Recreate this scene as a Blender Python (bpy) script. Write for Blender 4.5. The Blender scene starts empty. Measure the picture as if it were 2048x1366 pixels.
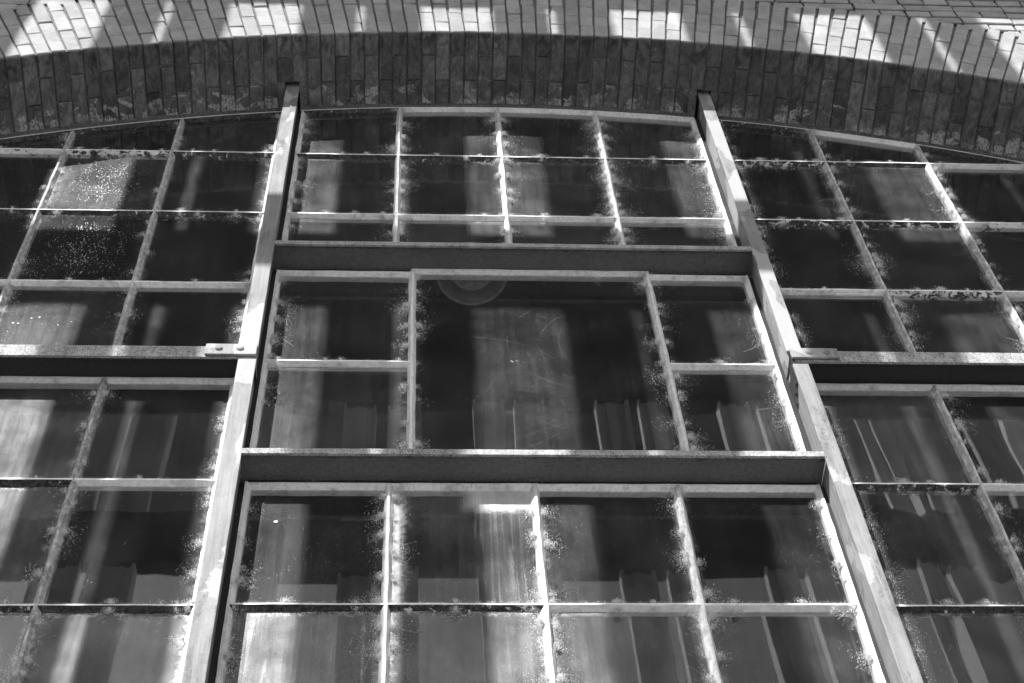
import bpy, bmesh, math, random
from mathutils import Vector, Matrix
random.seed(11)
scene = bpy.context.scene
COL = scene.collection

# ------------------------------------------------------------------ camera
cam_d = bpy.data.cameras.new("camera")
cam = bpy.data.objects.new("camera", cam_d); COL.objects.link(cam)
cam_d.sensor_fit = 'HORIZONTAL'; cam_d.sensor_width = 36.0
cam_d.lens = 36.0 * 3400.0 / 2048.0
cam_d.clip_start = 0.05; cam_d.clip_end = 2000.0
_r = Vector((0.99831487, -0.03801366, -0.04384504))
_u = Vector((-0.00962734, -0.85359008, 0.52085631))
_f = Vector((0.05722534, 0.51955648, 0.85251764))
cam.matrix_world = Matrix(((_r.x, _u.x, -_f.x, 0.0), (_r.y, _u.y, -_f.y, -3.05), (_r.z, _u.z, -_f.z, 1.6), (0, 0, 0, 1)))
scene.camera = cam
scene.render.resolution_x = 1024; scene.render.resolution_y = 683

# ------------------------------------------------------------------ sky, sun, exposure
TO_SUN = Vector((-0.54, -1.0, 0.79)).normalized()
EL = math.asin(TO_SUN.z)
world = bpy.data.worlds.new("World"); scene.world = world; world.use_nodes = True
wn, wl = world.node_tree.nodes, world.node_tree.links
wn.clear()
sky = wn.new('ShaderNodeTexSky'); sky.sky_type = 'NISHITA'; sky.sun_disc = False
sky.sun_elevation = EL; sky.sun_rotation = math.atan2(TO_SUN.x, TO_SUN.y)
sky.dust_density = 0.8; sky.air_density = 1.0
bw = wn.new('ShaderNodeRGBToBW'); bg = wn.new('ShaderNodeBackground'); wo = wn.new('ShaderNodeOutputWorld')
bg.inputs['Strength'].default_value = 0.15
wl.new(sky.outputs[0], bw.inputs[0]); wl.new(bw.outputs[0], bg.inputs['Color']); wl.new(bg.outputs[0], wo.inputs['Surface'])
sun_d = bpy.data.lights.new("sun", 'SUN'); sun_d.energy = 4.5; sun_d.angle = math.radians(0.53); sun_d.color = (1, 1, 1)
sun = bpy.data.objects.new("sun", sun_d); COL.objects.link(sun)
sun.rotation_euler = TO_SUN.to_track_quat('Z', 'Y').to_euler(); sun.location = (-6, -12, 16)
vs = scene.view_settings
vs.view_transform = 'Standard'; vs.look = 'None'; vs.gamma = 1.0; vs.use_curve_mapping = False
vs.exposure = 0.84
scene.cycles.max_bounces = 8; scene.cycles.transparent_max_bounces = 16
scene.cycles.caustics_reflective = False; scene.cycles.caustics_refractive = False

# ------------------------------------------------------------------ helpers
def mesh_obj(name, verts, faces, mats, parent=None, mat_idx=None, smooth=False):
    me = bpy.data.meshes.new(name)
    me.from_pydata([tuple(v) for v in verts], [], faces)
    for m in (mats if isinstance(mats, (list, tuple)) else [mats]):
        me.materials.append(m)
    if mat_idx: me.polygons.foreach_set('material_index', mat_idx)
    if smooth: me.polygons.foreach_set('use_smooth', [True] * len(me.polygons))
    me.update()
    o = bpy.data.objects.new(name, me); COL.objects.link(o)
    if parent: attach(o, parent)
    return o
def attach(o, parent):
    o.location = Vector(o.location) - Vector(parent.location); o.parent = parent
def thing(name, label, cat, loc, group=None):
    o = bpy.data.objects.new(name, None); COL.objects.link(o); o.location = loc
    o.empty_display_size = 0.1; o['label'] = label; o['category'] = cat
    if group: o['group'] = group
    return o
def structure(o): o['kind'] = 'structure'; return o
class MB:
    def __init__(s): s.v, s.f, s.m = [], [], []
    def box(s, a, b, m=0):
        x0, y0, z0 = a; x1, y1, z1 = b; n = len(s.v)
        s.v += [(x0,y0,z0),(x1,y0,z0),(x1,y1,z0),(x0,y1,z0),(x0,y0,z1),(x1,y0,z1),(x1,y1,z1),(x0,y1,z1)]
        for q in ((0,3,2,1),(4,5,6,7),(0,1,5,4),(1,2,6,5),(2,3,7,6),(3,0,4,7)):
            s.f.append(tuple(n+i for i in q)); s.m.append(m)
    def sweep(s, rings, m=0, caps=True):
        n = len(s.v); k = len(rings[0])
        for r in rings: s.v += [tuple(p) for p in r]
        for i in range(len(rings)-1):
            for j in range(k):
                a = n+i*k+j; b = n+i*k+(j+1) % k
                s.f.append((a, b, b+k, a+k)); s.m.append(m)
        if caps:
            s.f.append(tuple(n+j for j in reversed(range(k)))); s.m.append(m)
            s.f.append(tuple(n+(len(rings)-1)*k+j for j in range(k))); s.m.append(m)
    def build(s, name, mats, parent=None, smooth=False):
        o = mesh_obj(name, s.v, s.f, mats, parent, s.m, smooth)
        bm = bmesh.new(); bm.from_mesh(o.data); bmesh.ops.recalc_face_normals(bm, faces=bm.faces); bm.to_mesh(o.data); bm.free()
        return o

# ------------------------------------------------------------------ materials
class NT:
    def __init__(s, name):
        s.mat = bpy.data.materials.new(name); s.mat.use_nodes = True
        s.n, s.l = s.mat.node_tree.nodes, s.mat.node_tree.links; s.n.clear()
        s.out = s.n.new('ShaderNodeOutputMaterial')
    def new(s, t, **k):
        n = s.n.new(t)
        for a, b in k.items(): setattr(n, a, b)
        return n
    def put(s, sock, v):
        if hasattr(v, 'links') or hasattr(v, 'is_output'): s.l.new(v, sock)
        else: sock.default_value = v
    def math(s, op, a, b=None, c=None, clamp=False):
        n = s.new('ShaderNodeMath', operation=op, use_clamp=clamp)
        s.put(n.inputs[0], a)
        if b is not None: s.put(n.inputs[1], b)
        if c is not None: s.put(n.inputs[2], c)
        return n.outputs[0]
    def ramp(s, x, lo, hi, a=0.0, b=1.0, smooth=True):
        n = s.new('ShaderNodeMapRange', interpolation_type='SMOOTHSTEP' if smooth else 'LINEAR', clamp=True)
        for i, v in zip((0, 1, 2, 3, 4), (x, lo, hi, a, b)): s.put(n.inputs[i], v)
        return n.outputs[0]
    def pos(s, sx=1, sy=1, sz=1, off=None):
        g = s.new('ShaderNodeNewGeometry'); m = s.new('ShaderNodeVectorMath', operation='MULTIPLY')
        s.l.new(g.outputs['Position'], m.inputs[0]); m.inputs[1].default_value = (sx, sy, sz)
        o = m.outputs[0]
        if off is not None:
            a = s.new('ShaderNodeVectorMath', operation='ADD'); s.l.new(o, a.inputs[0])
            cx = s.new('ShaderNodeCombineXYZ'); [s.put(cx.inputs[i], off) for i in range(3)]
            s.l.new(cx.outputs[0], a.inputs[1]); o = a.outputs[0]
        return o
    def noise(s, vec, scale, detail=4.0, rough=0.55, dist=0.0):
        n = s.new('ShaderNodeTexNoise'); s.l.new(vec, n.inputs['Vector'])
        n.inputs['Scale'].default_value = scale; n.inputs['Detail'].default_value = detail
        n.inputs['Roughness'].default_value = rough; n.inputs['Distortion'].default_value = dist
        return n.outputs[0]
    def voro(s, vec, scale, feature='F1', rnd=1.0):
        n = s.new('ShaderNodeTexVoronoi', feature=feature, voronoi_dimensions='2D')
        a = s.new('ShaderNodeSeparateXYZ'); b = s.new('ShaderNodeCombineXYZ'); s.l.new(vec, a.inputs[0])
        s.l.new(a.outputs[0], b.inputs[0]); s.l.new(a.outputs[2], b.inputs[1]); s.l.new(b.outputs[0], n.inputs['Vector'])
        n.inputs['Scale'].default_value = scale; n.inputs['Randomness'].default_value = rnd
        return n
    def mix(s, f, a, b):
        n = s.new('ShaderNodeMix', data_type='FLOAT'); s.put(n.inputs[0], f); s.put(n.inputs[2], a); s.put(n.inputs[3], b)
        return n.outputs[0]
    def rand(s): return s.new('ShaderNodeObjectInfo').outputs['Random']
    def attr(s, name): return s.new('ShaderNodeAttribute', attribute_type='OBJECT', attribute_name=name).outputs['Fac']
    def grey(s, v):
        c = s.new('ShaderNodeCombineColor'); [s.put(c.inputs[i], v) for i in range(3)]
        return c.outputs[0]
    def bump(s, h, strength, dist):
        b = s.new('ShaderNodeBump'); b.inputs['Strength'].default_value = strength; b.inputs['Distance'].default_value = dist
        s.l.new(h, b.inputs['Height']); return b.outputs[0]
    def bsdf(s, col, rough=0.8, normal=None, spec=0.3, metal=0.0):
        p = s.new('ShaderNodeBsdfPrincipled')
        s.l.new(s.grey(col), p.inputs['Base Color']); s.put(p.inputs['Roughness'], rough)
        p.inputs['Specular IOR Level'].default_value = spec; p.inputs['Metallic'].default_value = metal
        if normal is not None: s.l.new(normal, p.inputs['Normal'])
        return p.outputs[0]
    def done(s, sh): s.l.new(sh, s.out.inputs['Surface']); return s.mat
    def nz(s): 
        g = s.new('ShaderNodeNewGeometry'); x = s.new('ShaderNodeSeparateXYZ'); s.l.new(g.outputs['True Normal'], x.inputs[0]); return x.outputs[2]
    def xyz(s):
        g = s.new('ShaderNodeNewGeometry'); x = s.new('ShaderNodeSeparateXYZ'); s.l.new(g.outputs['Position'], x.inputs[0]); return x.outputs

def make_brick():
    t = NT('brick_clay'); P = t.pos(); r = t.rand()
    big = t.noise(P, 9, 4); fine = t.noise(P, 160, 3, 0.7); mid = t.noise(P, 42, 4, 0.6)
    v = t.math('MULTIPLY_ADD', r, 0.10, 0.315)
    v = t.math('MULTIPLY', v, t.ramp(big, 0.3, 0.7, 0.86, 1.1)); v = t.math('MULTIPLY', v, t.ramp(mid, 0.3, 0.75, 0.92, 1.06))
    v = t.math('MULTIPLY', v, t.ramp(fine, 0.30, 0.42, 0.72, 1.0))
    # shade of the arch underside put into the brick colour, with random tones
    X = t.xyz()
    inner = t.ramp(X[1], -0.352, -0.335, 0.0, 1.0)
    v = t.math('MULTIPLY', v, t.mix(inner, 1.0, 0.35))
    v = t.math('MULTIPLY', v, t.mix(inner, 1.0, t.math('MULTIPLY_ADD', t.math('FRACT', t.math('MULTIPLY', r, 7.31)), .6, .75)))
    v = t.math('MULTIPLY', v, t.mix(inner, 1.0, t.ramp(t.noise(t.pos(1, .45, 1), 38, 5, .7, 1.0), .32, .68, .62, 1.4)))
    blotch = t.math('MULTIPLY', inner, t.ramp(t.noise(t.pos(1, .6, 1), 22, 4, .6, .8), .48, .62, 0, .55))  # dark blotches, stronger towards the front edge
    v = t.math('MULTIPLY', v, t.math('SUBTRACT', 1.0, t.math('MULTIPLY', blotch, t.ramp(X[1], -.33, -.2, 1, .25))))
    # slopped white paint along the window head
    b1 = t.noise(t.pos(1, 1.4, 1, t.math('MULTIPLY', r, .25)), 11, 3, .55, .8); b2 = t.noise(t.pos(1, .35, 1), 150, 3, .7, 1.2)
    lim = t.math('MULTIPLY_ADD', t.ramp(b1, .36, .70, 0, 1, False), 0.14, -0.022)
    band = t.ramp(t.math('ADD', X[1], lim), -0.03, -0.012, 0, 1)
    paint = t.math('MULTIPLY', t.math('MULTIPLY', band, t.ramp(b2, .40, .56, 0, 1)), t.ramp(t.noise(P, 6.5, 3, .6), .40, .56, .08, 1))
    spl = t.math('MULTIPLY', t.ramp(t.noise(P, 17, 2, .5, 1.5), .68, .72, 0, .5), t.math('MULTIPLY', inner, t.ramp(b2, .45, .6, 0, 1)))
    paint = t.math('MAXIMUM', paint, spl, clamp=True)
    v = t.mix(t.math('MULTIPLY', paint, .75), v, 0.62)
    h = t.math('ADD', t.math('MULTIPLY', fine, .6), t.math('MULTIPLY', mid, .8))
    return t.done(t.bsdf(v, 0.9, t.bump(h, 0.5, 0.0025), 0.2))
def make_mortar():
    t = NT('mortar'); P = t.pos(); n = t.noise(P, 130, 4, .7)
    v = t.ramp(n, .3, .7, .12, .32)
    return t.done(t.bsdf(v, .95, t.bump(n, 1.0, .006), .1))
def make_brickwork():
    t = NT('brickwork'); b = t.new('ShaderNodeTexBrick')
    g = t.new('ShaderNodeNewGeometry'); x = t.new('ShaderNodeSeparateXYZ'); c = t.new('ShaderNodeCombineXYZ')
    t.l.new(g.outputs['Position'], x.inputs[0]); t.l.new(x.outputs[0], c.inputs[0]); t.l.new(x.outputs[2], c.inputs[1]); t.l.new(c.outputs[0], b.inputs['Vector'])
    b.inputs['Scale'].default_value = 1.0; b.inputs['Brick Width'].default_value = .232; b.inputs['Row Height'].default_value = .0775
    b.inputs['Mortar Size'].default_value = .005; b.inputs['Color1'].default_value = (.32,.32,.32,1); b.inputs['Color2'].default_value = (.38,.38,.38,1); b.inputs['Mortar'].default_value = (.2,.2,.2,1)
    p = t.new('ShaderNodeBsdfPrincipled'); t.l.new(b.outputs[0], p.inputs['Base Color']); p.inputs['Roughness'].default_value = .9
    return t.done(p.outputs[0])
def make_steel(name, base, spots=0.3, patch=0.0, rough=.55, mottle=0.0):
    """old gloss paint on rolled steel: brush grain, rust spots, lighter touch-up patches"""
    t = NT(name); P = t.pos(); r = t.rand()
    g = t.noise(t.pos(90, 90, 5), 1.0, 4, .6); big = t.noise(P, 6, 3)
    v = t.math('MULTIPLY', t.ramp(g, .25, .75, .76, 1.14), t.ramp(big, .3, .7, .9, 1.08))
    v = t.math('MULTIPLY', v, base)
    if patch:
        dk = t.math('MULTIPLY', t.ramp(t.noise(t.pos(1, 1, .3), 15, 5, .72, .6), .50, .66, 0, .42), t.ramp(t.noise(P, 75, 4, .7), .34, .56, .25, 1))
        v = t.math('MULTIPLY', v, t.math('SUBTRACT', 1.0, dk))
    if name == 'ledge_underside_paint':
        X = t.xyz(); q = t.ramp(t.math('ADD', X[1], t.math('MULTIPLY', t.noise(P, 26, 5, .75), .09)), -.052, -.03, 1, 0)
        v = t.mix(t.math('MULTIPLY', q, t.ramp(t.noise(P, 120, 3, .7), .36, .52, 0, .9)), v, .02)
    if patch:
        e = t.math('ADD', t.noise(t.pos(1, 1, .55), 4.2, 3, .5, .4), t.math('MULTIPLY', t.noise(P, 60, 3), .05))
        v = t.mix(t.math('MULTIPLY', t.ramp(e, .60, .612, 0, 1), patch), v, .40)
    if mottle:
        mo = t.math('ADD', t.ramp(t.noise(P, 240, 3, .75), .36, .6, -.22, .2), t.ramp(t.noise(P, 18, 4, .7), .3, .7, -.1, .1))
        v = t.math('MULTIPLY_ADD', mo, mottle, v, clamp=True)
    sp = t.math('MULTIPLY', t.ramp(t.noise(t.pos(1, 1, 1.8), 75, 3, .65), .63, .69, 0, 1), t.ramp(t.noise(P, 11, 3), .42, .62, 0, 1))
    v = t.mix(t.math('MULTIPLY', sp, spots), v, .03)
    h = t.math('ADD', t.math('MULTIPLY', g, .4), t.math('MULTIPLY', t.noise(P, 110, 3), .5))
    return t.done(t.bsdf(v, rough, t.bump(h, .35, .0015), .4))
def make_bar():
    """white window paint; obj['wear'] = how much of the underside has flaked to dark primer"""
    t = NT('window_bar_paint'); P = t.pos(); r = t.rand()
    g = t.noise(t.pos(1, 1, 1), 70, 4, .65); fl = t.noise(t.pos(1, 1, 2.2), 34, 5, .68, .6)
    v = t.math('MULTIPLY', t.math('MULTIPLY_ADD', r, .06, .85), t.ramp(g, .28, .7, .84, 1.05))
    di = t.math('MULTIPLY', t.ramp(t.noise(P, 13, 5, .7, .5), .48, .66, 0, .42), t.ramp(t.noise(P, 90, 3, .7), .35, .6, .3, 1))
    v = t.math('MULTIPLY', v, t.math('SUBTRACT', 1.0, t.math('MULTIPLY', di, t.math('MULTIPLY_ADD', r, .7, .3))))
    v = t.math('MULTIPLY', v, t.math('SUBTRACT', 1.0, t.math('MULTIPLY', t.attr('grime'), t.ramp(t.noise(t.pos(1, 1, .5), 60, 4, .75), .3, .62, .25, .85))))
    w = t.attr('wear'); down = t.ramp(t.nz(), -.75, -.35, 1, .22)
    thr = t.math('SUBTRACT', .86, t.math('MULTIPLY', t.math('MULTIPLY', w, down), .62))
    worn = t.ramp(fl, thr, t.math('ADD', thr, .035), 0, 1)
    v = t.mix(worn, v, t.ramp(g, .35, .7, .025, .11))
    h = t.math('SUBTRACT', t.math('MULTIPLY', g, .5), t.math('MULTIPLY', worn, .8))
    return t.done(t.bsdf(v, .75, t.bump(h, .5, .0022), .25))
def make_glass(front):
    t = NT('dirty_pane_glass' if front else 'pane_glass_back'); P = t.pos(); r = t.rand()
    geo = t.new('ShaderNodeNewGeometry')
    d = t.new('ShaderNodeVectorMath', operation='DOT_PRODUCT'); t.l.new(geo.outputs['Incoming'], d.inputs[0]); t.l.new(geo.outputs['Normal'], d.inputs[1])
    c = t.math('ABSOLUTE', d.outputs['Value'])
    fr = t.math('MULTIPLY_ADD', t.math('POWER', t.math('SUBTRACT', 1.0, c), 5.0), .957, .043)
    gl = t.new('ShaderNodeBsdfGlossy'); gl.inputs['Roughness'].default_value = .012; gl.inputs['Color'].default_value = (1, 1, 1, 1)
    tr = t.new('ShaderNodeBsdfTransparent'); tr.inputs['Color'].default_value = (.9, .9, .9, 1)
    ro = t.math('MULTIPLY', r, 37.0)
    wav = t.noise(t.pos(1, 1, .16, ro), 3.2, 2, .4)
    wavm = t.math('MULTIPLY', wav, t.math('MULTIPLY_ADD', t.attr('wavy'), 3.2, .5))
    t.l.new(t.bump(wavm, 1.0, .0022), gl.inputs['Normal'])
    m1 = t.new('ShaderNodeMixShader'); t.l.new(fr, m1.inputs[0]); t.l.new(tr.outputs[0], m1.inputs[1]); t.l.new(gl.outputs[0], m1.inputs[2])
    if not front: return t.done(m1.outputs[0])
    # cell coordinates in metres, from the lower left corner of the pane
    uv = t.new('ShaderNodeUVMap', uv_map='cell'); s = t.new('ShaderNodeSeparateXYZ'); t.l.new(uv.outputs[0], s.inputs[0])
    u, w = s.outputs[0], s.outputs[1]
    e = t.math('MINIMUM', t.math('MINIMUM', u, t.math('SUBTRACT', t.attr('cw'), u)), t.math('MINIMUM', w, t.math('SUBTRACT', t.attr('ch'), w)))
    low = t.noise(t.pos(1, 1, 1, ro), 5, 4, .6); streak = t.noise(t.pos(46, 46, 2.6, ro), 1.0, 4, .6); grain = t.noise(P, 420, 2, .7); bl = t.noise(P, 24, 4, .65, .5)
    dust = t.attr('dust')
    base = t.math('MULTIPLY', dust, t.math('MULTIPLY', t.ramp(low, .3, .72, .55, 1.35), t.math('MULTIPLY', t.ramp(streak, .3, .7, .8, 1.25), t.ramp(grain, .3, .7, .7, 1.3))))
    ed = t.math('ADD', e, t.math('MULTIPLY_ADD', bl, .11, -.05))
    edge = t.math('MULTIPLY', t.math('MULTIPLY', t.ramp(ed, .040, -.008, 0, 1), t.ramp(grain, .42, .62, .15, 1)), t.math('MULTIPLY_ADD', dust, 4.0, .10))
    vo = t.voro(P, 330); sz = t.new('ShaderNodeSeparateColor'); t.l.new(vo.outputs['Color'], sz.inputs[0])
    rad = t.math('MULTIPLY', t.ramp(sz.outputs[0], .984, 1.0, 0, .36, False), t.ramp(low, .35, .7, .5, 1.2))
    dots = t.math('MULTIPLY', t.math('LESS_THAN', vo.outputs['Distance'], rad), .32)
    # dried droplets
    vd = t.voro(P, 120); sd = t.new('ShaderNodeSeparateColor'); t.l.new(vd.outputs['Color'], sd.inputs[0])
    dr = t.math('MULTIPLY', t.ramp(sd.outputs[1], .45, 1, .0, .40, False), t.ramp(t.math('ADD', bl, t.math('MULTIPLY', e, 1.6)), .5, .85, 0, 1))
    drops = t.math('MULTIPLY', t.ramp(vo.outputs['Distance'], 0, 1, .9, .9), t.math('MULTIPLY', t.math('LESS_THAN', vd.outputs['Distance'], dr), t.math('MULTIPLY', t.attr('spots'), .55)))
    # rain runs
    ru = t.noise(t.pos(34, 34, .9, ro), 1.0, 5, .7, 1.6)
    runs = t.math('MULTIPLY', t.ramp(ru, .52, .72, 0, .34), t.math('MULTIPLY', t.attr('streaks'), t.ramp(low, .3, .7, .3, 1.2)))
    # wiping scratches: arcs
    scr = None
    for (ax, az, rr, th) in ((.62, 6.62, .30, .00045), (.70, 6.60, .27, .0004), (.80, 6.62, .30, .0004), (.55, 6.2, .33, .0003), (.9, 6.78, .2, .0003), (.1, 5.6, .62, .0004), (.2, 5.62, .58, .0003), (.9, 5.3, .74, .0003), (.72, 5.5, .66, .0003), (.3, 6.9, .48, .0003), (.5, 5.4, .8, .0003), (.2, 6.3, .35, .0003)):
        X = t.xyz(); q = t.math('SQRT', t.math('ADD', t.math('POWER', t.math('SUBTRACT', X[0], ax), 2.0), t.math('POWER', t.math('SUBTRACT', X[2], az), 2.0)))
        k = t.math('LESS_THAN', t.math('ABSOLUTE', t.math('SUBTRACT', q, rr)), th)
        scr = k if scr is None else t.math('MAXIMUM', scr, k)
    scr = t.math('MULTIPLY', t.math('MULTIPLY', scr, t.attr('scratch')), t.ramp(t.noise(P, 7, 2), .40, .6, 0, .17))
    sm = t.math('MULTIPLY', t.ramp(t.math('ADD', u, t.math('MULTIPLY', bl, .07)), .105, .06, 0, .42), t.ramp(streak, .3, .7, .45, 1.1))
    top_ = t.math('SUBTRACT', t.attr('ch'), w)
    sm2 = t.math('MULTIPLY', t.ramp(t.math('ADD', top_, t.math('MULTIPLY', bl, .06)), .165, .10, 0, .55), t.ramp(t.math('ADD', u, t.math('MULTIPLY', low, .10)), .25, .33, .06, 1))
    smear = t.math('MULTIPLY', t.attr('smear'), t.math('MAXIMUM', sm, sm2))
    m = base
    for k in (edge, dots, drops, runs, scr, smear): m = t.math('ADD', m, k, clamp=True)
    df = t.new('ShaderNodeBsdfDiffuse'); df.inputs['Color'].default_value = (.74, .74, .74, 1)
    # the dust film has a broad sheen as well as a matte part
    sh = t.new('ShaderNodeBsdfGlossy'); sh.inputs['Roughness'].default_value = .62; sh.inputs['Color'].default_value = (.95, .95, .95, 1)
    md = t.new('ShaderNodeMixShader'); md.inputs[0].default_value = .85; t.l.new(df.outputs[0], md.inputs[1]); t.l.new(sh.outputs[0], md.inputs[2])
    m2 = t.new('ShaderNodeMixShader'); t.l.new(m, m2.inputs[0]); t.l.new(m1.outputs[0], m2.inputs[1]); t.l.new(md.outputs[0], m2.inputs[2])
    return t.done(m2.outputs[0])
def make_plain(name, a, b, scale=20, rough=.85, bump=.3):
    t = NT(name); n = t.noise(t.pos(), scale, 5, .6)
    return t.done(t.bsdf(t.ramp(n, .3, .7, a, b), rough, t.bump(n, bump, .004), .3))

M_BRICK, M_MORTAR, M_WORK = make_brick(), make_mortar(), make_brickwork()
M_MULL = make_steel('mullion_paint', .265, .35, .8, .7, .09)
M_LIP = make_steel('ledge_paint', .33, .35, .0, .8, .8)
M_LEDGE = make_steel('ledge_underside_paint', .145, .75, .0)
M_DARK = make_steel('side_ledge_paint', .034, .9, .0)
M_BAR = make_bar()
M_GLASS, M_GBACK = make_glass(True), make_glass(False)
M_WEB = make_plain('cobweb_dust', .62, .82, 60, 1.0, 0)
M_GROUND = make_plain('concrete_paving', .33, .43, 3)
M_ROOM = make_plain('dark_plaster', .015, .025, 2)  # one near-black colour for all the room's walls
M_POST = make_plain('white_post_paint', .8, .86, 4)
M_BEAM = make_plain('dark_beam_paint', .025, .04, 6)
M_RIM = make_plain('worn_enamel_rim', .22, .42, 40, .5, .05)
M_LAMP = make_plain('enamel_lamp_paint', .12, .2, 12, .4, .05)

# ------------------------------------------------------------------ large structure: ground, room, wall, arch
XC, ZC, R = 0.349, 3.18, 5.44
RING = 0.585; HALF = 2.45; TH = math.asin(HALF / R); YF = -0.352
def arc(x, rr=R): 
    d = rr * rr - (x - XC) ** 2
    return ZC + math.sqrt(d) if d > 0 else -1e9
g = MB(); g.box((-400, -400, -.3), (400, 400, 0)); structure(g.build('ground', M_GROUND))
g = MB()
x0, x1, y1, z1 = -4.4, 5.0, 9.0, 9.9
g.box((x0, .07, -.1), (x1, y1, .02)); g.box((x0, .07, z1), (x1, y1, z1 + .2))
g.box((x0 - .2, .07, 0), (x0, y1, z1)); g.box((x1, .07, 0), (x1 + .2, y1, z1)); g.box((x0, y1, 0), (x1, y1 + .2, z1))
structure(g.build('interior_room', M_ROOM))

wall = thing('brick_wall', 'pale brick wall in level courses above and beside the arched window', 'wall', (XC, -.15, 0))
w = MB(); yb, yf = .06, YF + .020
N = 60; SK = lambda x: ZC + abs(x - XC) / math.tan(TH)
XL, XR = -4.4, 5.1
xs = [XC - (R + RING) * math.sin(TH) + (R + RING) * 2 * math.sin(TH) * i / N for i in range(N + 1)]
def prism(mb, poly):
    n = len(mb.v); k = len(poly)
    mb.v += [(x, yf, z) for x, z in poly] + [(x, yb, z) for x, z in poly]
    mb.f.append(tuple(n + i for i in range(k))); mb.f.append(tuple(n + k + i for i in reversed(range(k)))); mb.m += [0, 0]
    for i in range(k): mb.f.append((n + i, n + (i + 1) % k, n + k + (i + 1) % k, n + k + i)); mb.m.append(0)
prism(w, [(x, arc(x, R + RING + .001)) for x in xs] + [(xs[-1], 12.5), (xs[0], 12.5)])
for sgn in (-1, 1):
    xi, xo = XC + sgn * HALF, XC + sgn * (R + RING) * math.sin(TH)
    xe = XL if sgn < 0 else XR
    prism(w, [(xi, 0), (xo, 0), (xo, SK(xo)), (xi, SK(xi))]); prism(w, [(xo, 0), (xe, 0), (xe, 12.5), (xo, 12.5)])
prism(w, [(XC - HALF, 0), (XC + HALF, 0), (XC + HALF, 3.95), (XC - HALF, 3.95)])
w.build('mortar', M_MORTAR, wall)
w = MB(); w.box((-40, YF, 0), (XL, .06, 12.5)); w.box((XR, YF, 0), (40, .06, 12.5)); w.build('wall_face', M_WORK, wall)
w = MB(); w.box((XC - HALF - .05, -.40, 3.9), (XC + HALF + .05, .05, 4.0)); w.build('sill', M_LIP, wall)

_bm_cache = {}
def brick_mesh(l, d, h):
    key = (round(l, 3), round(d, 3), round(h, 3), random.randrange(4))
    if key not in _bm_cache:
        bm = bmesh.new(); bmesh.ops.create_cube(bm, size=1.0)
        for v in bm.verts:
            v.co = Vector((v.co.x * l, v.co.y * d, v.co.z * h)) + Vector([random.uniform(-.0022, .0022) for _ in range(3)])
        bmesh.ops.bevel(bm, geom=list(bm.edges), offset=.0032, segments=1, affect='EDGES', profile=.5)
        me = bpy.data.meshes.new('brick'); bm.to_mesh(me); bm.free(); me.materials.append(M_BRICK); _bm_cache[key] = me
    return _bm_cache[key]
def place_brick(root, c, l, d, h, th=0.0):
    o = bpy.data.objects.new('brick', brick_mesh(l, d, h)); COL.objects.link(o)
    o.location = c; o.rotation_euler = (random.uniform(-.009, .009), th + random.uniform(-.010, .010), random.uniform(-.009, .009))
    attach(o, root)
def add_brick(mb, c, l, d, h, th=0.0):
    n = len(mb.v); co, si = math.cos(th), math.sin(th)
    for a, b, e in ((-1,-1,-1),(1,-1,-1),(1,1,-1),(-1,1,-1),(-1,-1,1),(1,-1,1),(1,1,1),(-1,1,1)):
        x, y, z = a * l / 2, b * d / 2, e * h / 2
        mb.v.append((c[0] + x * co + z * si, c[1] + y, c[2] - x * si + z * co))
    for q in ((0,3,2,1),(4,5,6,7),(0,1,5,4),(1,2,6,5),(2,3,7,6),(3,0,4,7)):
        mb.f.append(tuple(n + i for i in q)); mb.m.append(0)

arch = thing('brick_arch', 'shallow arch of upright bricks over the window with paint-smeared shaded underside', 'arch', (XC, -.15, ZC + R))
PITCH = .0627 / (R + .006); ncol = int(TH / PITCH); OFF = .0135 / R
core = MB(); MUL = (-.5435, 1.2735)
K = 2 * ncol + 2
for i in range(-ncol - 1, ncol + 1):
    a0, a1 = i * PITCH + OFF, (i + 1) * PITCH + OFF
    xm = XC + R * math.sin((a0 + a1) / 2)
    pocket = any(abs(xm - m) < .052 for m in MUL)
    ri, ro = R + .011, R + RING - .004
    for (ya, yb_, r0) in ((YF + .012, -.125, ri), (-.125, .06, ri + (.09 if pocket else 0))):
        ring = []
        for a in (a0, a1):
            s_, c_ = math.sin(a), math.cos(a)
            ring.append([(XC + r0 * s_, ya, ZC + r0 * c_), (XC + r0 * s_, yb_, ZC + r0 * c_), (XC + ro * s_, yb_, ZC + ro * c_), (XC + ro * s_, ya, ZC + ro * c_)])
        core.sweep(ring)
core.build('mortar', M_MORTAR, arch)
LB, HB, TB, GP = .2255, .1095, .0565, .0065
rest = MB(); npart = 0
cols = sorted(range(-ncol, ncol + 1), key=abs)
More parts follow.
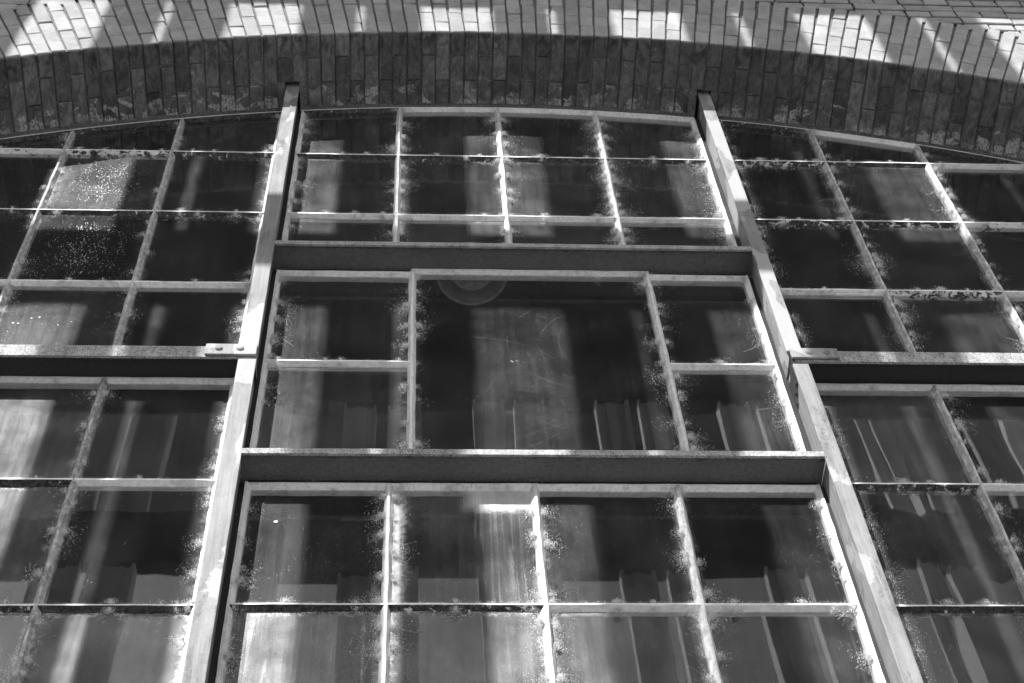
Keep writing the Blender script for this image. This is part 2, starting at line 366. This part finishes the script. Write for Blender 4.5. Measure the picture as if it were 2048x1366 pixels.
for i in cols:
    a = (i + .5) * PITCH + OFF - PITCH * .5
    if abs(a) > TH - .004: continue
    s_, c_ = math.sin(a), math.cos(a)
    xm = XC + R * math.sin(a)
    pocket = any(abs(xm - m) < .052 for m in MUL)
    vis = -1.86 < xm < 2.66
    if i % 2 == 0: # header on the face: short face, long soffit
        pcs = [(0, HB, 0, LB), (HB + GP, HB + GP + LB, 0, HB), (HB + 2 * GP + LB, RING - .002, 0, HB)]
        back = (0, HB, LB + GP, LB + GP + HB)
    else:
        pcs = [(0, LB, 0, HB), (LB + GP, 2 * LB + GP, 0, HB), (2 * LB + 2 * GP, RING - .002, 0, HB)]
        back = (0, HB, HB + GP, HB + GP + LB)
    if not pocket: pcs.append(back)
    elif i % 2: pcs.append((0, HB, HB + GP, .222))
    for (r0, r1, d0, d1) in pcs:
        rc = R + (r0 + r1) / 2 + random.uniform(-.0034, .0034); yc = YF + (d0 + d1) / 2 + random.uniform(-.0026, .0026)
        c = (XC + rc * s_, yc, ZC + rc * c_)
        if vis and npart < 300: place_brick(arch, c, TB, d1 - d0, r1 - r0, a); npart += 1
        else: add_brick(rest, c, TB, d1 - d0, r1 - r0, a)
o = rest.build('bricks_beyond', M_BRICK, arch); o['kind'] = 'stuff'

rest = MB(); npart = 0; zc0 = 8.803; CH = .0775
for k in range(-64, 46):
    z = zc0 + k * CH
    hdr = (k % 2 == 0)
    step = .1165 if hdr else .2328
    x = -4.35 + (0 if hdr else .058 + .0); x += (2.42 - (-4.35)) % .2328 if not hdr else (1.888 - (-4.35)) % .1165
    while x < 5.0:
        l = step - .006; xm = x + step / 2
        co = [(xx, zz) for xx in (x, x + l) for zz in (z - .036, z + .036)]
        dd = [math.hypot(xx - XC, zz - ZC) for xx, zz in co]
        inside_ring = min(dd) < R + RING + .004 and z > SK(xm) - .02
        in_open = abs(xm - XC) < HALF and z < SK(xm)
        if min(dd) < R + RING + .004 < max(dd) and z > SK(xm):
            # cut brick against the ring: keep the part outside
            xr = XC + math.copysign(math.sqrt(max((R + RING + .012) ** 2 - (z + .036 - ZC) ** 2, 0)), xm - XC)
            nx0, nx1 = (max(x, xr), x + l) if xm > XC else (x, min(x + l, xr))
            if nx1 - nx0 > .03 and z + .036 > arc((nx0 + nx1) / 2, R + RING) - .01:
                vis = (1.3 < xm < 3.05 or -2.1 < xm < -.7) and z < 9.5
                c = ((nx0 + nx1) / 2, YF + .055 + random.uniform(-.002, .002), z)
                if vis and npart < 290: place_brick(wall, c, nx1 - nx0, .11, .060); npart += 1
                else: add_brick(rest, c, nx1 - nx0, .11, .060)
        elif not inside_ring and not (abs(xm - XC) < HALF + l / 2 and 3.95 < z < SK(xm)):
            if not (abs(xm - XC) < HALF + .1 and 3.8 < z < 4.1):
                vis = (1.6 < xm < 3.05 or -2.1 < xm < -1.2) and 8.5 < z < 9.4
                c = (xm, YF + .055 + random.uniform(-.0025, .0025), z + random.uniform(-.001, .001))
                if vis and npart < 290: place_brick(wall, c, l, .11, .060); npart += 1
                else: add_brick(rest, c, l, .11, .060)
        x += step
o = rest.build('bricks_beyond', M_BRICK, wall); o['kind'] = 'stuff'

# ------------------------------------------------------------------ trestle opposite the window (its bars shade the wall and mirror in the glass)
YT = -3.4
tr = thing('slatted_trestle', 'tall trestle of paired flat posts mirrored in the lower panes and throwing the striped shade', 'trestle', (0, YT, 0))
w0 = -3.344 - .846 * 7
for k in range(18):
    b0 = w0 + k * .8465
    for a, b in ((.356, .566), (.634, .8465)):
        m = MB(); xa_, xb_ = b0 + a, b0 + b
        prof = [(xa_, .045), (xa_ + .018, .045), (xa_ + .022, .012), (xa_ + .070, .012), (xa_ + .074, .026), (xb_ - .074, .026), (xb_ - .070, .012), (xb_ - .022, .012), (xb_ - .018, .045), (xb_, .045), (xb_, -.035), (xa_, -.035)]
        m.sweep([[(x, YT + y, z) for x, y in prof] for z in (0.0, 11.39)]); m.build('post', M_POST, tr)
xa, xb = w0 + .3, w0 + 18 * .8465
m = MB(); m.box((xa, YT - .045, 9.575), (xb, YT + .058, 10.07)); m.build('beam', M_BEAM, tr)
m = MB(); m.box((xa, YT - .08, 5.0), (xb, YT + .08, 5.5)); m.build('beam', M_BEAM, tr)
m = MB(); m.box((xa, YT - .06, 11.36), (xb, YT + .06, 16.0)); m.build('fascia', M_BEAM, tr)
m = MB(); n0 = len(m.v)
m.sweep([[(x, YT - .07, 11.40), (x, YT - .07, 11.55), (x, YT - 2.75, 13.75), (x, YT - 2.75, 13.60)] for x in (xa, xb)])
m.build('roof', M_BEAM, tr)

# ------------------------------------------------------------------ steel framework: mullions, ledges, plates
fw = thing('steel_window_framework', 'grey painted steel uprights and ledges that divide the arched window into bays', 'steel frame', (.36, -.05, 6.37))
def mullion(cx, hw, z0, z1, label):
    prof = [(hw,-.105),(hw,-.0965),(hw-.003,-.093),(hw-.010,-.084),(hw-.0125,-.072),(hw-.013,.06)]
    prof = [(-a, b) for a, b in prof][::-1] + prof
    prof = prof[::-1]
    n = max(2, int((z1 - z0) / .12)); m = MB(); rings = []
    for i in range(n + 1):
        z = z0 + (z1 - z0) * i / n; j = random.uniform(-.0006, .0006)
        rings.append([(cx + a + j, b + random.uniform(-.0003, .0003), z) for a, b in prof])
    m.sweep(rings); o = m.build('mullion', M_MULL, fw); o['label'] = label
    bv = o.modifiers.new('b', 'BEVEL'); bv.width = .0018; bv.segments = 2; bv.limit_method = 'ANGLE'; bv.angle_limit = math.radians(50)
mullion(-.5415, .029, 6.385, 8.675, 'left upright above the bolted joint, running up into the arch')
mullion(-.5410, .0295, 4.0, 6.31, 'left upright below the bolted joint')
mullion(1.2690, .0265, 6.39, 8.70, 'right upright above the bolted joint, running up into the arch')
mullion(1.2745, .0265, 4.0, 6.31, 'right upright below the bolted joint')
def ledge(x0, x1, zb, lip, yl, mat_lip, mat_under, label, drop=0.0):
    """angle section: a thin front lip and a web going back to the glass"""
    n = int((x1 - x0) / .10); m = MB()
    prof = [(yl, zb), (yl, zb + lip), (yl + .010, zb + lip), (yl + .0125, zb + lip * .75 + .002), (.035, zb + drop + .022), (.035, zb + drop + .004), (yl + .022, zb + drop + .003), (yl + .012, zb + drop * .6), (yl + .009, zb)]
    rings = [[(x0 + (x1 - x0) * i / n, y, z + random.uniform(-.0007, .0007)) for y, z in prof] for i in range(n + 1)]
    m.sweep(rings); o = m.build('ledge', [mat_lip, mat_under], fw); o['label'] = label
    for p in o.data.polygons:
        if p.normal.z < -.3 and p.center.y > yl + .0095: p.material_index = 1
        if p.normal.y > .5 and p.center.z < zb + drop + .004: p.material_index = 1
    return o
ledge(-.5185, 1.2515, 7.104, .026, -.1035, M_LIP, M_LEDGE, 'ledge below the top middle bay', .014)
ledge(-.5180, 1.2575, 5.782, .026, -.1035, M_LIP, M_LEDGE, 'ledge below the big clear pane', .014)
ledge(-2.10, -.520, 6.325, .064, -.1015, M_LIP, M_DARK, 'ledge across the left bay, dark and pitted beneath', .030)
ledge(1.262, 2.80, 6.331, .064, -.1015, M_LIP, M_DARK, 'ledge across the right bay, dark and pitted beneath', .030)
def plate(x0, x1, z0, z1, xs_, label):
    m = MB(); m.box((x0, -.114, z0), (x1, -.1055, z1)); o = m.build('joint_plate', M_MULL, fw); o['label'] = label
    bv = o.modifiers.new('b', 'BEVEL'); bv.width = .002; bv.segments = 2
    for x in xs_:
        m = MB(); rings = []
        for (rr, y) in ((.0125, -.1145), (.0125, -.117), (.0105, -.1205), (.006, -.1225)):
            rings.append([(x + rr * math.cos(k * math.pi / 5), y, (z0 + z1) / 2 + rr * math.sin(k * math.pi / 5)) for k in range(10)])
        m.sweep(rings); b = m.build('bolt', M_MULL, None); b.location = Vector(b.location) - fw.location; 
        b.location = (0, 0, 0); b.parent = o; o_off = Vector(o.location)
        b.matrix_parent_inverse = Matrix.Identity(4); b.location = (0, 0, 0)
plate(-.681, -.514, 6.325, 6.388, (-.637, -.568), 'two-bolt plate joining the left upright to its ledge')
plate(1.250, 1.412, 6.337, 6.395, (1.313, 1.370), 'two-bolt plate joining the right upright to its ledge')

# rusted-through corner at the right joint
rr_ = random.Random(3); m = MB(); up, lo = [], []
for i in range(12):
    y = -.100 + .095 * i / 11
    zt_, zb_ = 6.375 - .05 * i / 11 + rr_.uniform(-.012, .012), 6.285 - .075 * i / 11 + rr_.uniform(-.018, .018)
    up.append((y, zt_)); lo.append((y, zb_))
m.sweep([[(1.2595, y1, zb1), (1.2595, y1, zt1), (1.2535 + rr_.uniform(-.002, .001), y1, zt1 - .004), (1.2530 + rr_.uniform(-.002, .001), y1, zb1 + .006)] for (y1, zt1), (y1b, zb1) in zip(up, lo)])
o = m.build('rust_flake', M_BEAM, fw); o['label'] = 'rusted dark corner under the right joint plate'

# ------------------------------------------------------------------ glazed bays
WEBS = []   # places where cobwebs gather: (x, z, kind)
def bar_part(root, name, p0, p1, prof, wear, jit=.0012, grime=0.0):
    d = Vector((p1[0] - p0[0], 0, p1[1] - p0[1])); L = d.length; d.normalize(); lat = Vector((d.z, 0, -d.x))
    n = max(1, int(L / .055)); m = MB(); rings = []
    for i in range(n + 1):
        c = Vector((p0[0], 0, p0[1])) + d * (L * i / n)
        rings.append([c + lat * (a + random.uniform(-jit, jit)) + Vector((0, y + random.uniform(-jit, jit) * .5, 0)) for a, y in prof])
    m.sweep(rings)
    if name == 'frame_bar':   # the sub-frame strip behind the bar, towards the steel, takes the dark side-ledge colour
        k = len(prof)
        for i in range(n):
            for j in range(k):
                a, b = prof[j][0], prof[(j + 1) % k][0]
                if abs(a) > .006 and abs(b) > .006 and abs(a + b) > .036 and max(abs(a), abs(b)) > .02: m.m[i * k + j] = 1
    o = m.build(name, [M_BAR, M_DARK], root); o['wear'] = wear; o['grime'] = float(grime)
    return o
VP = [(-.0135, .0120), (-.0042, -.0055), (.0042, -.0055), (.0135, .0120), (.0135, .032), (-.0135, .032)]
HP = [(a, y + .0016) for a, y in [(-.0125, .0112), (-.0034, -.0065), (.0034, -.0065), (.0125, .0112), (.0125, .028), (-.0125, .028)]]
# frame bars: lateral axis positive = towards the inside of the bay
FP = [(-.034, .008), (-.0062, .0075), (-.0050, -.0035), (.0026, -.0035), (.0125, .0122), (.0125, .034), (-.034, .034)]
def clip_poly(x0, x1, z0, z1, top):
    if top is None: return [(x0, z0), (x1, z0), (x1, z1), (x0, z1)]
    pts = []
    n = 14
    tops = []
    for i in range(n + 1):
        x = x1 + (x0 - x1) * i / n; z = min(z1, top(x))
        if z > z0 + .012: tops.append((x, z))
    if len(tops) < 2: return None
    return [(tops[-1][0], z0), (tops[0][0], z0)] + tops
def pane(root, poly, props):
    k = len(poly); xs_ = [p[0] for p in poly]; zs = [p[1] for p in poly]
    tilt = [random.uniform(-.0035, .0035) for _ in range(2)]
    yy = lambda x, z, b: b + tilt[0] * (x - xs_[0]) + tilt[1] * (z - zs[0])
    vs_ = [(x, yy(x, z, .0135), z) for x, z in poly] + [(x, yy(x, z, .0175), z) for x, z in poly]
    fs = [tuple(range(k)), tuple(k + i for i in reversed(range(k)))] + [(i, k + i, k + (i + 1) % k, (i + 1) % k) for i in range(k)]
    o = mesh_obj('pane', vs_, fs, [M_GLASS, M_GBACK], root, [0] + [1] * (k + 1))
    uv = o.data.uv_layers.new(name='cell')
    for lp in o.data.loops:
        v = o.data.vertices[lp.vertex_index].co; uv.data[lp.index].uv = (v.x - min(xs_), v.z - min(zs))
    o['cw'] = max(xs_) - min(xs_); o['ch'] = max(zs) - min(zs)
    d = dict(dust=random.uniform(.045, .08), wavy=0.0, spots=0.0, streaks=0.0, scratch=0.0, smear=0.0); d.update(props)
    d['dust'] *= .5
    for a, b in d.items(): o[a] = float(b)
    return o
def bay(label, x0, x1, z0, z1, cols, top=None, special=None, wears=None, wavy=0.0, group='glazed bays of the arched window', webs=1.0, archwear=(), ztops=None, vgrime=(.15, .45)):
    """cols: list of (xl, xr, [row heights]); bars stand between them"""
    special = special or {}
    root = thing('glazed_bay', label, 'window', ((x0 + x1) / 2, .02, z0), group)
    xsl = [c[0] for c in cols] + [cols[-1][1]]
    # panes and horizontal bars
    for ci, (xl, xr, rows) in enumerate(cols):
        z1c = (ztops or {}).get(ci, z1)
        zz = [z0] + list(rows) + [z1c]
        for ri in range(len(zz) - 1):
            poly = clip_poly(xl, xr, zz[ri], zz[ri + 1], (lambda x: top(x) - .006) if top else None)
            if poly:
                pr = {'wavy': wavy}; pr.update(special.get((ci, ri), {})); pane(root, poly, pr)
            if 0 < ri:
                z = zz[ri]
                xa, xb = xl, xr
                if top:
                    n = 40; good = [xl + (xr - xl) * i / n for i in range(n + 1) if top(xl + (xr - xl) * i / n) > z]
                    if len(good) < 3: continue
                    xa, xb = good[0], good[-1]
                we = (wears or {}).get((ci, ri), random.choice([.1, .45, .8, .95]))
                bar_part(root, 'muntin', (xa + .003, z), (xb - .003, z), HP, we); WEBS.append(('h', xa, xb, z, webs))
    # uprights
    for i, x in enumerate(xsl[1:-1]):
        zt = min(z1, top(x)) if top else z1 + (.028 if ztops else 0)
        bar_part(root, 'muntin', (x, z0 + .004), (x, zt - .004), VP, random.uniform(.1, .5), .0018, random.uniform(*vgrime)); WEBS.append(('v', x, x, (z0, zt), webs))
    # frame
    fx0, fx1 = xsl[0], xsl[-1]
    bar_part(root, 'frame_bar', (fx0, z0 - .008), (fx0, (min(z1, top(fx0)) if top else z1) + .008), FP[::1] and [(a, y) for a, y in FP], .2)
    bar_part(root, 'frame_bar', (fx1, z0 - .008), (fx1, (min(z1, top(fx1)) if top else z1) + .008), [(-a, y) for a, y in FP][::-1], .15)
    WEBS.append(('l', fx0, fx0, (z0, z1 if not top else min(z1, top(fx0))), webs)); WEBS.append(('r', fx1, fx1, (z0, z1 if not top else min(z1, top(fx1))), webs))
    FH = [(a, y + .0009) for a, y in FP]
    bar_part(root, 'frame_bar', (fx0, z0), (fx1, z0), [(-a, y) for a, y in FH][::-1], .3)
    WEBS.append(('h', fx0, fx1, z0, webs * .6))
    if not top:
        if ztops:
            for ci, (xl, xr, rows) in enumerate(cols):
                zc = ztops.get(ci, z1); bar_part(root, 'frame_bar', (xl - (.004 if zc > z1 else 0), zc), (xr + (.004 if zc > z1 else 0), zc), FH, random.uniform(.1, .3))
        else: bar_part(root, 'frame_bar', (fx0, z1), (fx1, z1), FH, random.uniform(.1, .3))
        WEBS.append(('u', fx0, fx1, z1, webs * .5))
    else:
        for i in range(len(xsl) - 1):
            m = MB(); rings = []
            for k in range(9):
                x = xsl[i] + (xsl[i + 1] - xsl[i]) * k / 8; z = top(x); d = Vector((x - XC, 0, z - ZC)).normalized()
                rings.append([Vector((x, y, z)) - d * (a + random.uniform(-.001, .001)) for a, y in FH])
            m.sweep(rings); o = m.build('frame_bar', M_BAR, root); o['wear'] = archwear[i] if i < len(archwear) else .25
    return root
TOP = lambda x: arc(x) - .022
HR = [7.545, 8.087]
bay('top middle bay of twelve small panes under the crown of the arch', -.50, 1.228, 7.168, 9.5,
    [(-.50, -.075, HR), (-.075, .358, HR), (.358, .795, HR), (.795, 1.228, HR)], TOP,
    {(i, j): dict(dust=.085 + .03 * ((i * 7 + j * 5) % 4) / 3) for i in range(4) for j in range(3)},
    {(0,1): .1, (1,1): .1, (2,1): .1, (3,1): .15, (0,2): .9, (1,2): .8, (2,2): .9, (3,2): .85}, webs=2.3, archwear=(.85, .1, .2, .1))
bay('middle bay with one big scratched pane between two narrow columns of panes', -.502, 1.232, 5.835, 7.083,
    [(-.502, -.009, [6.463]), (-.009, .860, []), (.860, 1.232, [6.463])], None,
    {(1,0): dict(scratch=.7, dust=.05), (0,1): dict(dust=.07), (0,0): dict(dust=.09), (2,0): dict(dust=.07), (2,1): dict(dust=.065)}, {(0,1): .12, (2,1): .1}, webs=1.7, ztops={1: 7.108})
bay('lower middle bay of four columns of panes, one smeared with rain runs', -.499, 1.240, 4.06, 5.768,
    [(-.499, -.072, [4.64, 5.21]), (-.072, .368, [4.64, 5.21]), (.368, .803, [4.64, 5.21]), (.803, 1.240, [4.64, 5.21])], None,
    {(1,2): dict(streaks=.4, dust=.13, smear=1.0), (0,1): dict(streaks=.4, dust=.25), (1,1): dict(dust=.26), (2,1): dict(dust=.17), (3,1): dict(dust=.085)},
    {(0,2): .9, (1,2): .75, (2,2): .12, (3,2): .08}, webs=1.7)
L3 = [6.988, 7.545, 8.090]
bay('upper left bay under the arch, one pane peppered with dried droplets', -2.09, -.588, 6.435, 9.5,
    [(-2.09, -1.90, L3), (-1.90, -1.455, L3), (-1.455, -1.012, L3), (-1.012, -.588, L3)], TOP,
    {(2,2): dict(spots=.55, dust=.13), (2,1): dict(spots=.8, dust=.045), (2,0): dict(dust=.085), (3,2): dict(dust=.075), (3,1): dict(dust=.06)},
    {(1,1): .1, (2,1): .1, (3,1): .12, (2,2): .8, (3,2): .8, (2,3): .6, (3,3): .8}, webs=1.0, archwear=(.85, .9, .85, .9), vgrime=(.6, .9))
bay('lower left bay with wavy mirroring glass', -2.09, -.590, 4.06, 6.348,
    [(-2.09, -1.90, [4.64, 5.205, 5.782]), (-1.90, -1.455, [4.64, 5.205, 5.782]), (-1.455, -1.015, [4.64, 5.205, 5.782]), (-1.015, -.590, [4.64, 5.205, 5.782])], None,
    {(3,2): dict(dust=.05), (3,1): dict(dust=.30), (2,1): dict(dust=.30), (2,2): dict(dust=.19), (2,3): dict(dust=.17)}, {(3,3): .1, (3,2): .9, (2,3): .85, (2,2): .7}, wavy=.45, webs=1.0, vgrime=(.6, .9))
R3 = [6.988, 7.544, 8.088]
bay('upper right bay under the arch', 1.318, 2.79, 6.44, 9.5,
    [(1.318, 1.735, R3), (1.735, 2.175, R3), (2.175, 2.615, R3), (2.615, 2.79, R3)], TOP, {(1,2): dict(dust=.10), (1,1): dict(dust=.09), (1,0): dict(dust=.09)},
    {(0,1): .05, (1,1): .6, (0,2): .7, (1,2): .7, (0,3): .7, (1,3): .8, (2,3): .05, (2,1): .5}, webs=1.9, archwear=(.8, .1, .9, .85), vgrime=(.5, .8))
bay('lower right bay with wavy streaked glass', 1.322, 2.79, 4.06, 6.345,
    [(1.322, 1.750, [4.64, 5.205, 5.779]), (1.750, 2.19, [4.64, 5.205, 5.779]), (2.19, 2.63, [4.64, 5.205, 5.779]), (2.63, 2.79, [4.64, 5.205, 5.779])], None,
    {(0,3): dict(dust=.16), (0,2): dict(dust=.13), (0,1): dict(dust=.15), (1,2): dict(dust=.10), (1,1): dict(dust=.11)}, {(0,3): .75, (1,3): .1, (0,2): .85}, wavy=1.0, webs=1.5, vgrime=(.5, .8))  # first-column dust raised to stand in for a bright panel's reflection

# ------------------------------------------------------------------ lamp hanging inside
LX, LY, LZ, LR = .252, .62, 8.19, .155
lamp = thing('pendant_lamp', 'round enamel pendant lamp hanging inside behind the big scratched pane', 'lamp', (LX, LY, LZ))
def lathe(name, prof, mat, root, n=40):
    m = MB(); rings = [[(LX + r_ * math.cos(2 * math.pi * k / n), LY + r_ * math.sin(2 * math.pi * k / n), LZ + z) for k in range(n)] for r_, z in prof]
    m.sweep(rings, caps=False); return m.build(name, mat, root, True)
lathe('lamp_shade', [(LR, 0), (LR, .012), (LR * .93, .03), (LR * .72, .075), (LR * .4, .115), (.03, .14), (.028, .135), (LR * .38, .108), (LR * .70, .068), (LR * .90, .024), (LR * .965, .004), (LR, 0)], M_LAMP, lamp)
lathe('lamp_rim', [(LR + .001, -.004), (LR + .005, .002), (LR + .004, .010), (LR + .0005, .012), (LR - .006, .004), (LR - .004, -.003), (LR + .001, -.004)], M_RIM, lamp)
lathe('reflector_ring', [(.098, .030), (.102, .040), (.085, .060), (.06, .066), (.058, .060), (.082, .054), (.098, .030)], M_RIM, lamp)
lathe('lamp_bulb', [(.002, .015), (.03, .025), (.042, .05), (.035, .08), (.018, .11), (.016, .135)], M_WEB, lamp, 20)
lathe('lamp_rod', [(.001, .138), (.012, .139), (.012, 1.72), (.001, 1.721)], M_BEAM, lamp, 10)

# ------------------------------------------------------------------ cobwebs and dust caught on the bars
rng = random.Random(5)
v, f = [], []
def speck(x, y, z, s):
    n = len(v)
    a = Vector((rng.gauss(0, 1), rng.gauss(0, .5), rng.gauss(0, 1))).normalized() * s
    b = Vector((rng.gauss(0, 1), rng.gauss(0, .5), rng.gauss(0, 1))); b = (b - a * (b.dot(a) / a.dot(a))).normalized() * s * rng.uniform(.35, .9)
    c = Vector((x, y, z)); v.extend([c + a, c + b, c - a, c - b]); f.append((n, n + 1, n + 2, n + 3))
def strand(p, q, wd, sag=0.0):
    k = 6; prev = None; bow = rng.gauss(0, .004)
    for i in range(k + 1):
        t_ = i / k; c = p.lerp(q, t_) + Vector((bow, 0, -sag)) * (4 * t_ * (1 - t_))
        n = len(v); d = (q - p).normalized(); s_ = Vector((d.z, 0, -d.x)) * wd
        v.extend([c - s_, c + s_])
        if prev is not None: f.append((prev, prev + 1, n + 1, n))
        prev = n
def cluster(x, z, dx, dz, size, dens):
    """a fan of dust that starts on a bar at (x,z) and spreads in direction (dx,dz)"""
    size *= .95; fan = rng.uniform(.4, 1.2)
    for _ in range(int(dens * 6.0)):
        d = min(rng.expovariate(1.0) * .30, .95 + .3 * rng.random()) * size * (.4 + .6 * fan); a = rng.gauss(0, .75 if rng.random() < .8 else 1.2)
        px, pz = -dz, dx
        X = x + dx * d * math.cos(a) + px * d * math.sin(a) * 1.2; Z = z + dz * d * math.cos(a) + pz * d * math.sin(a) * 1.2
        speck(X, rng.uniform(-.003, .0125) if d > .02 else rng.uniform(-.009, .006), Z, rng.choice([.0005, .0006, .0007, .0008, .0010, .0012, .0016]))
    for _ in range(int(dens / 130 + rng.random() * .55)):
        a = rng.gauss(0, .9); L = size * rng.uniform(.4, 1.3); px, pz = -dz, dx
        q = Vector((x + (dx * math.cos(a) + px * math.sin(a)) * L, .0128, z + (dz * math.cos(a) + pz * math.sin(a)) * L))
        p = Vector((x + px * rng.gauss(0, .012), rng.uniform(-.009, .002), z + pz * rng.gauss(0, .012)))
        strand(p, q, rng.uniform(.00012, .00028), rng.uniform(-.004, .010))
for kind, xa, xb, z, wgt in WEBS:
    if kind in 'vlr':
        z0, z1 = z; zz = z0
        if xa < -1.85 or xa > 2.6: continue
        while zz < z1:
            zz += rng.uniform(.03, .16)
            if zz > z1 or zz < 4.7: continue
            for sx in {'v': (-1, 1), 'l': (1,), 'r': (-1,)}[kind]:
                if rng.random() < .55 * min(wgt, 1.6): cluster(xa + sx * .012, zz, sx, rng.uniform(-.4, .2), rng.uniform(.02, .075) * (.7 + .3 * wgt), rng.choice([25, 50, 90, 170]) * wgt)
    else:
        if z < 4.7 or xb < -1.9 or xa > 2.65: continue
        xx = xa
        while xx < xb:
            xx += rng.uniform(.04, .22)
            if xx > xb: break
            if kind in 'h' and rng.random() < .85: cluster(xx, z + .008, 0, 1, rng.uniform(.012, .05), rng.choice([30, 60, 110, 190]) * wgt)
            if rng.random() < .6: cluster(xx, z - .012, 0, -1, rng.uniform(.02, .06), rng.choice([20, 40, 80, 150]) * wgt)
        if kind == 'h':
            for _ in range(int((xb - xa) * 700 * wgt)): speck(rng.uniform(xa, xb), rng.uniform(-.007, .011), z + .006 + abs(rng.gauss(0, .004)), rng.choice([.0008, .0012, .0016]))
for (x, z, n_, sp) in ((-1.42, 6.74, 10, .05), (-1.26, 6.73, 3, .03), (-.40, 5.60, 1, 0), (.34, 6.49, 3, .010)):
    for _ in range(n_):
        cx_, cz_ = x + rng.gauss(0, 1) * sp, z + rng.gauss(0, .6) * sp; k = rng.randrange(5, 8); n = len(v); rd = rng.uniform(.0025, .008) * (1 if sp > .012 else .5 if sp else 1.3)
        for i in range(k):
            a = 2 * math.pi * i / k; q = rd * rng.uniform(.35, 1.1); v.append(Vector((cx_ + q * math.cos(a), .0122, cz_ + q * math.sin(a) * .8)))
        f.append(tuple(range(n, n + k)))
webs = mesh_obj('cobwebs', v, f, M_WEB); webs['kind'] = 'stuff'
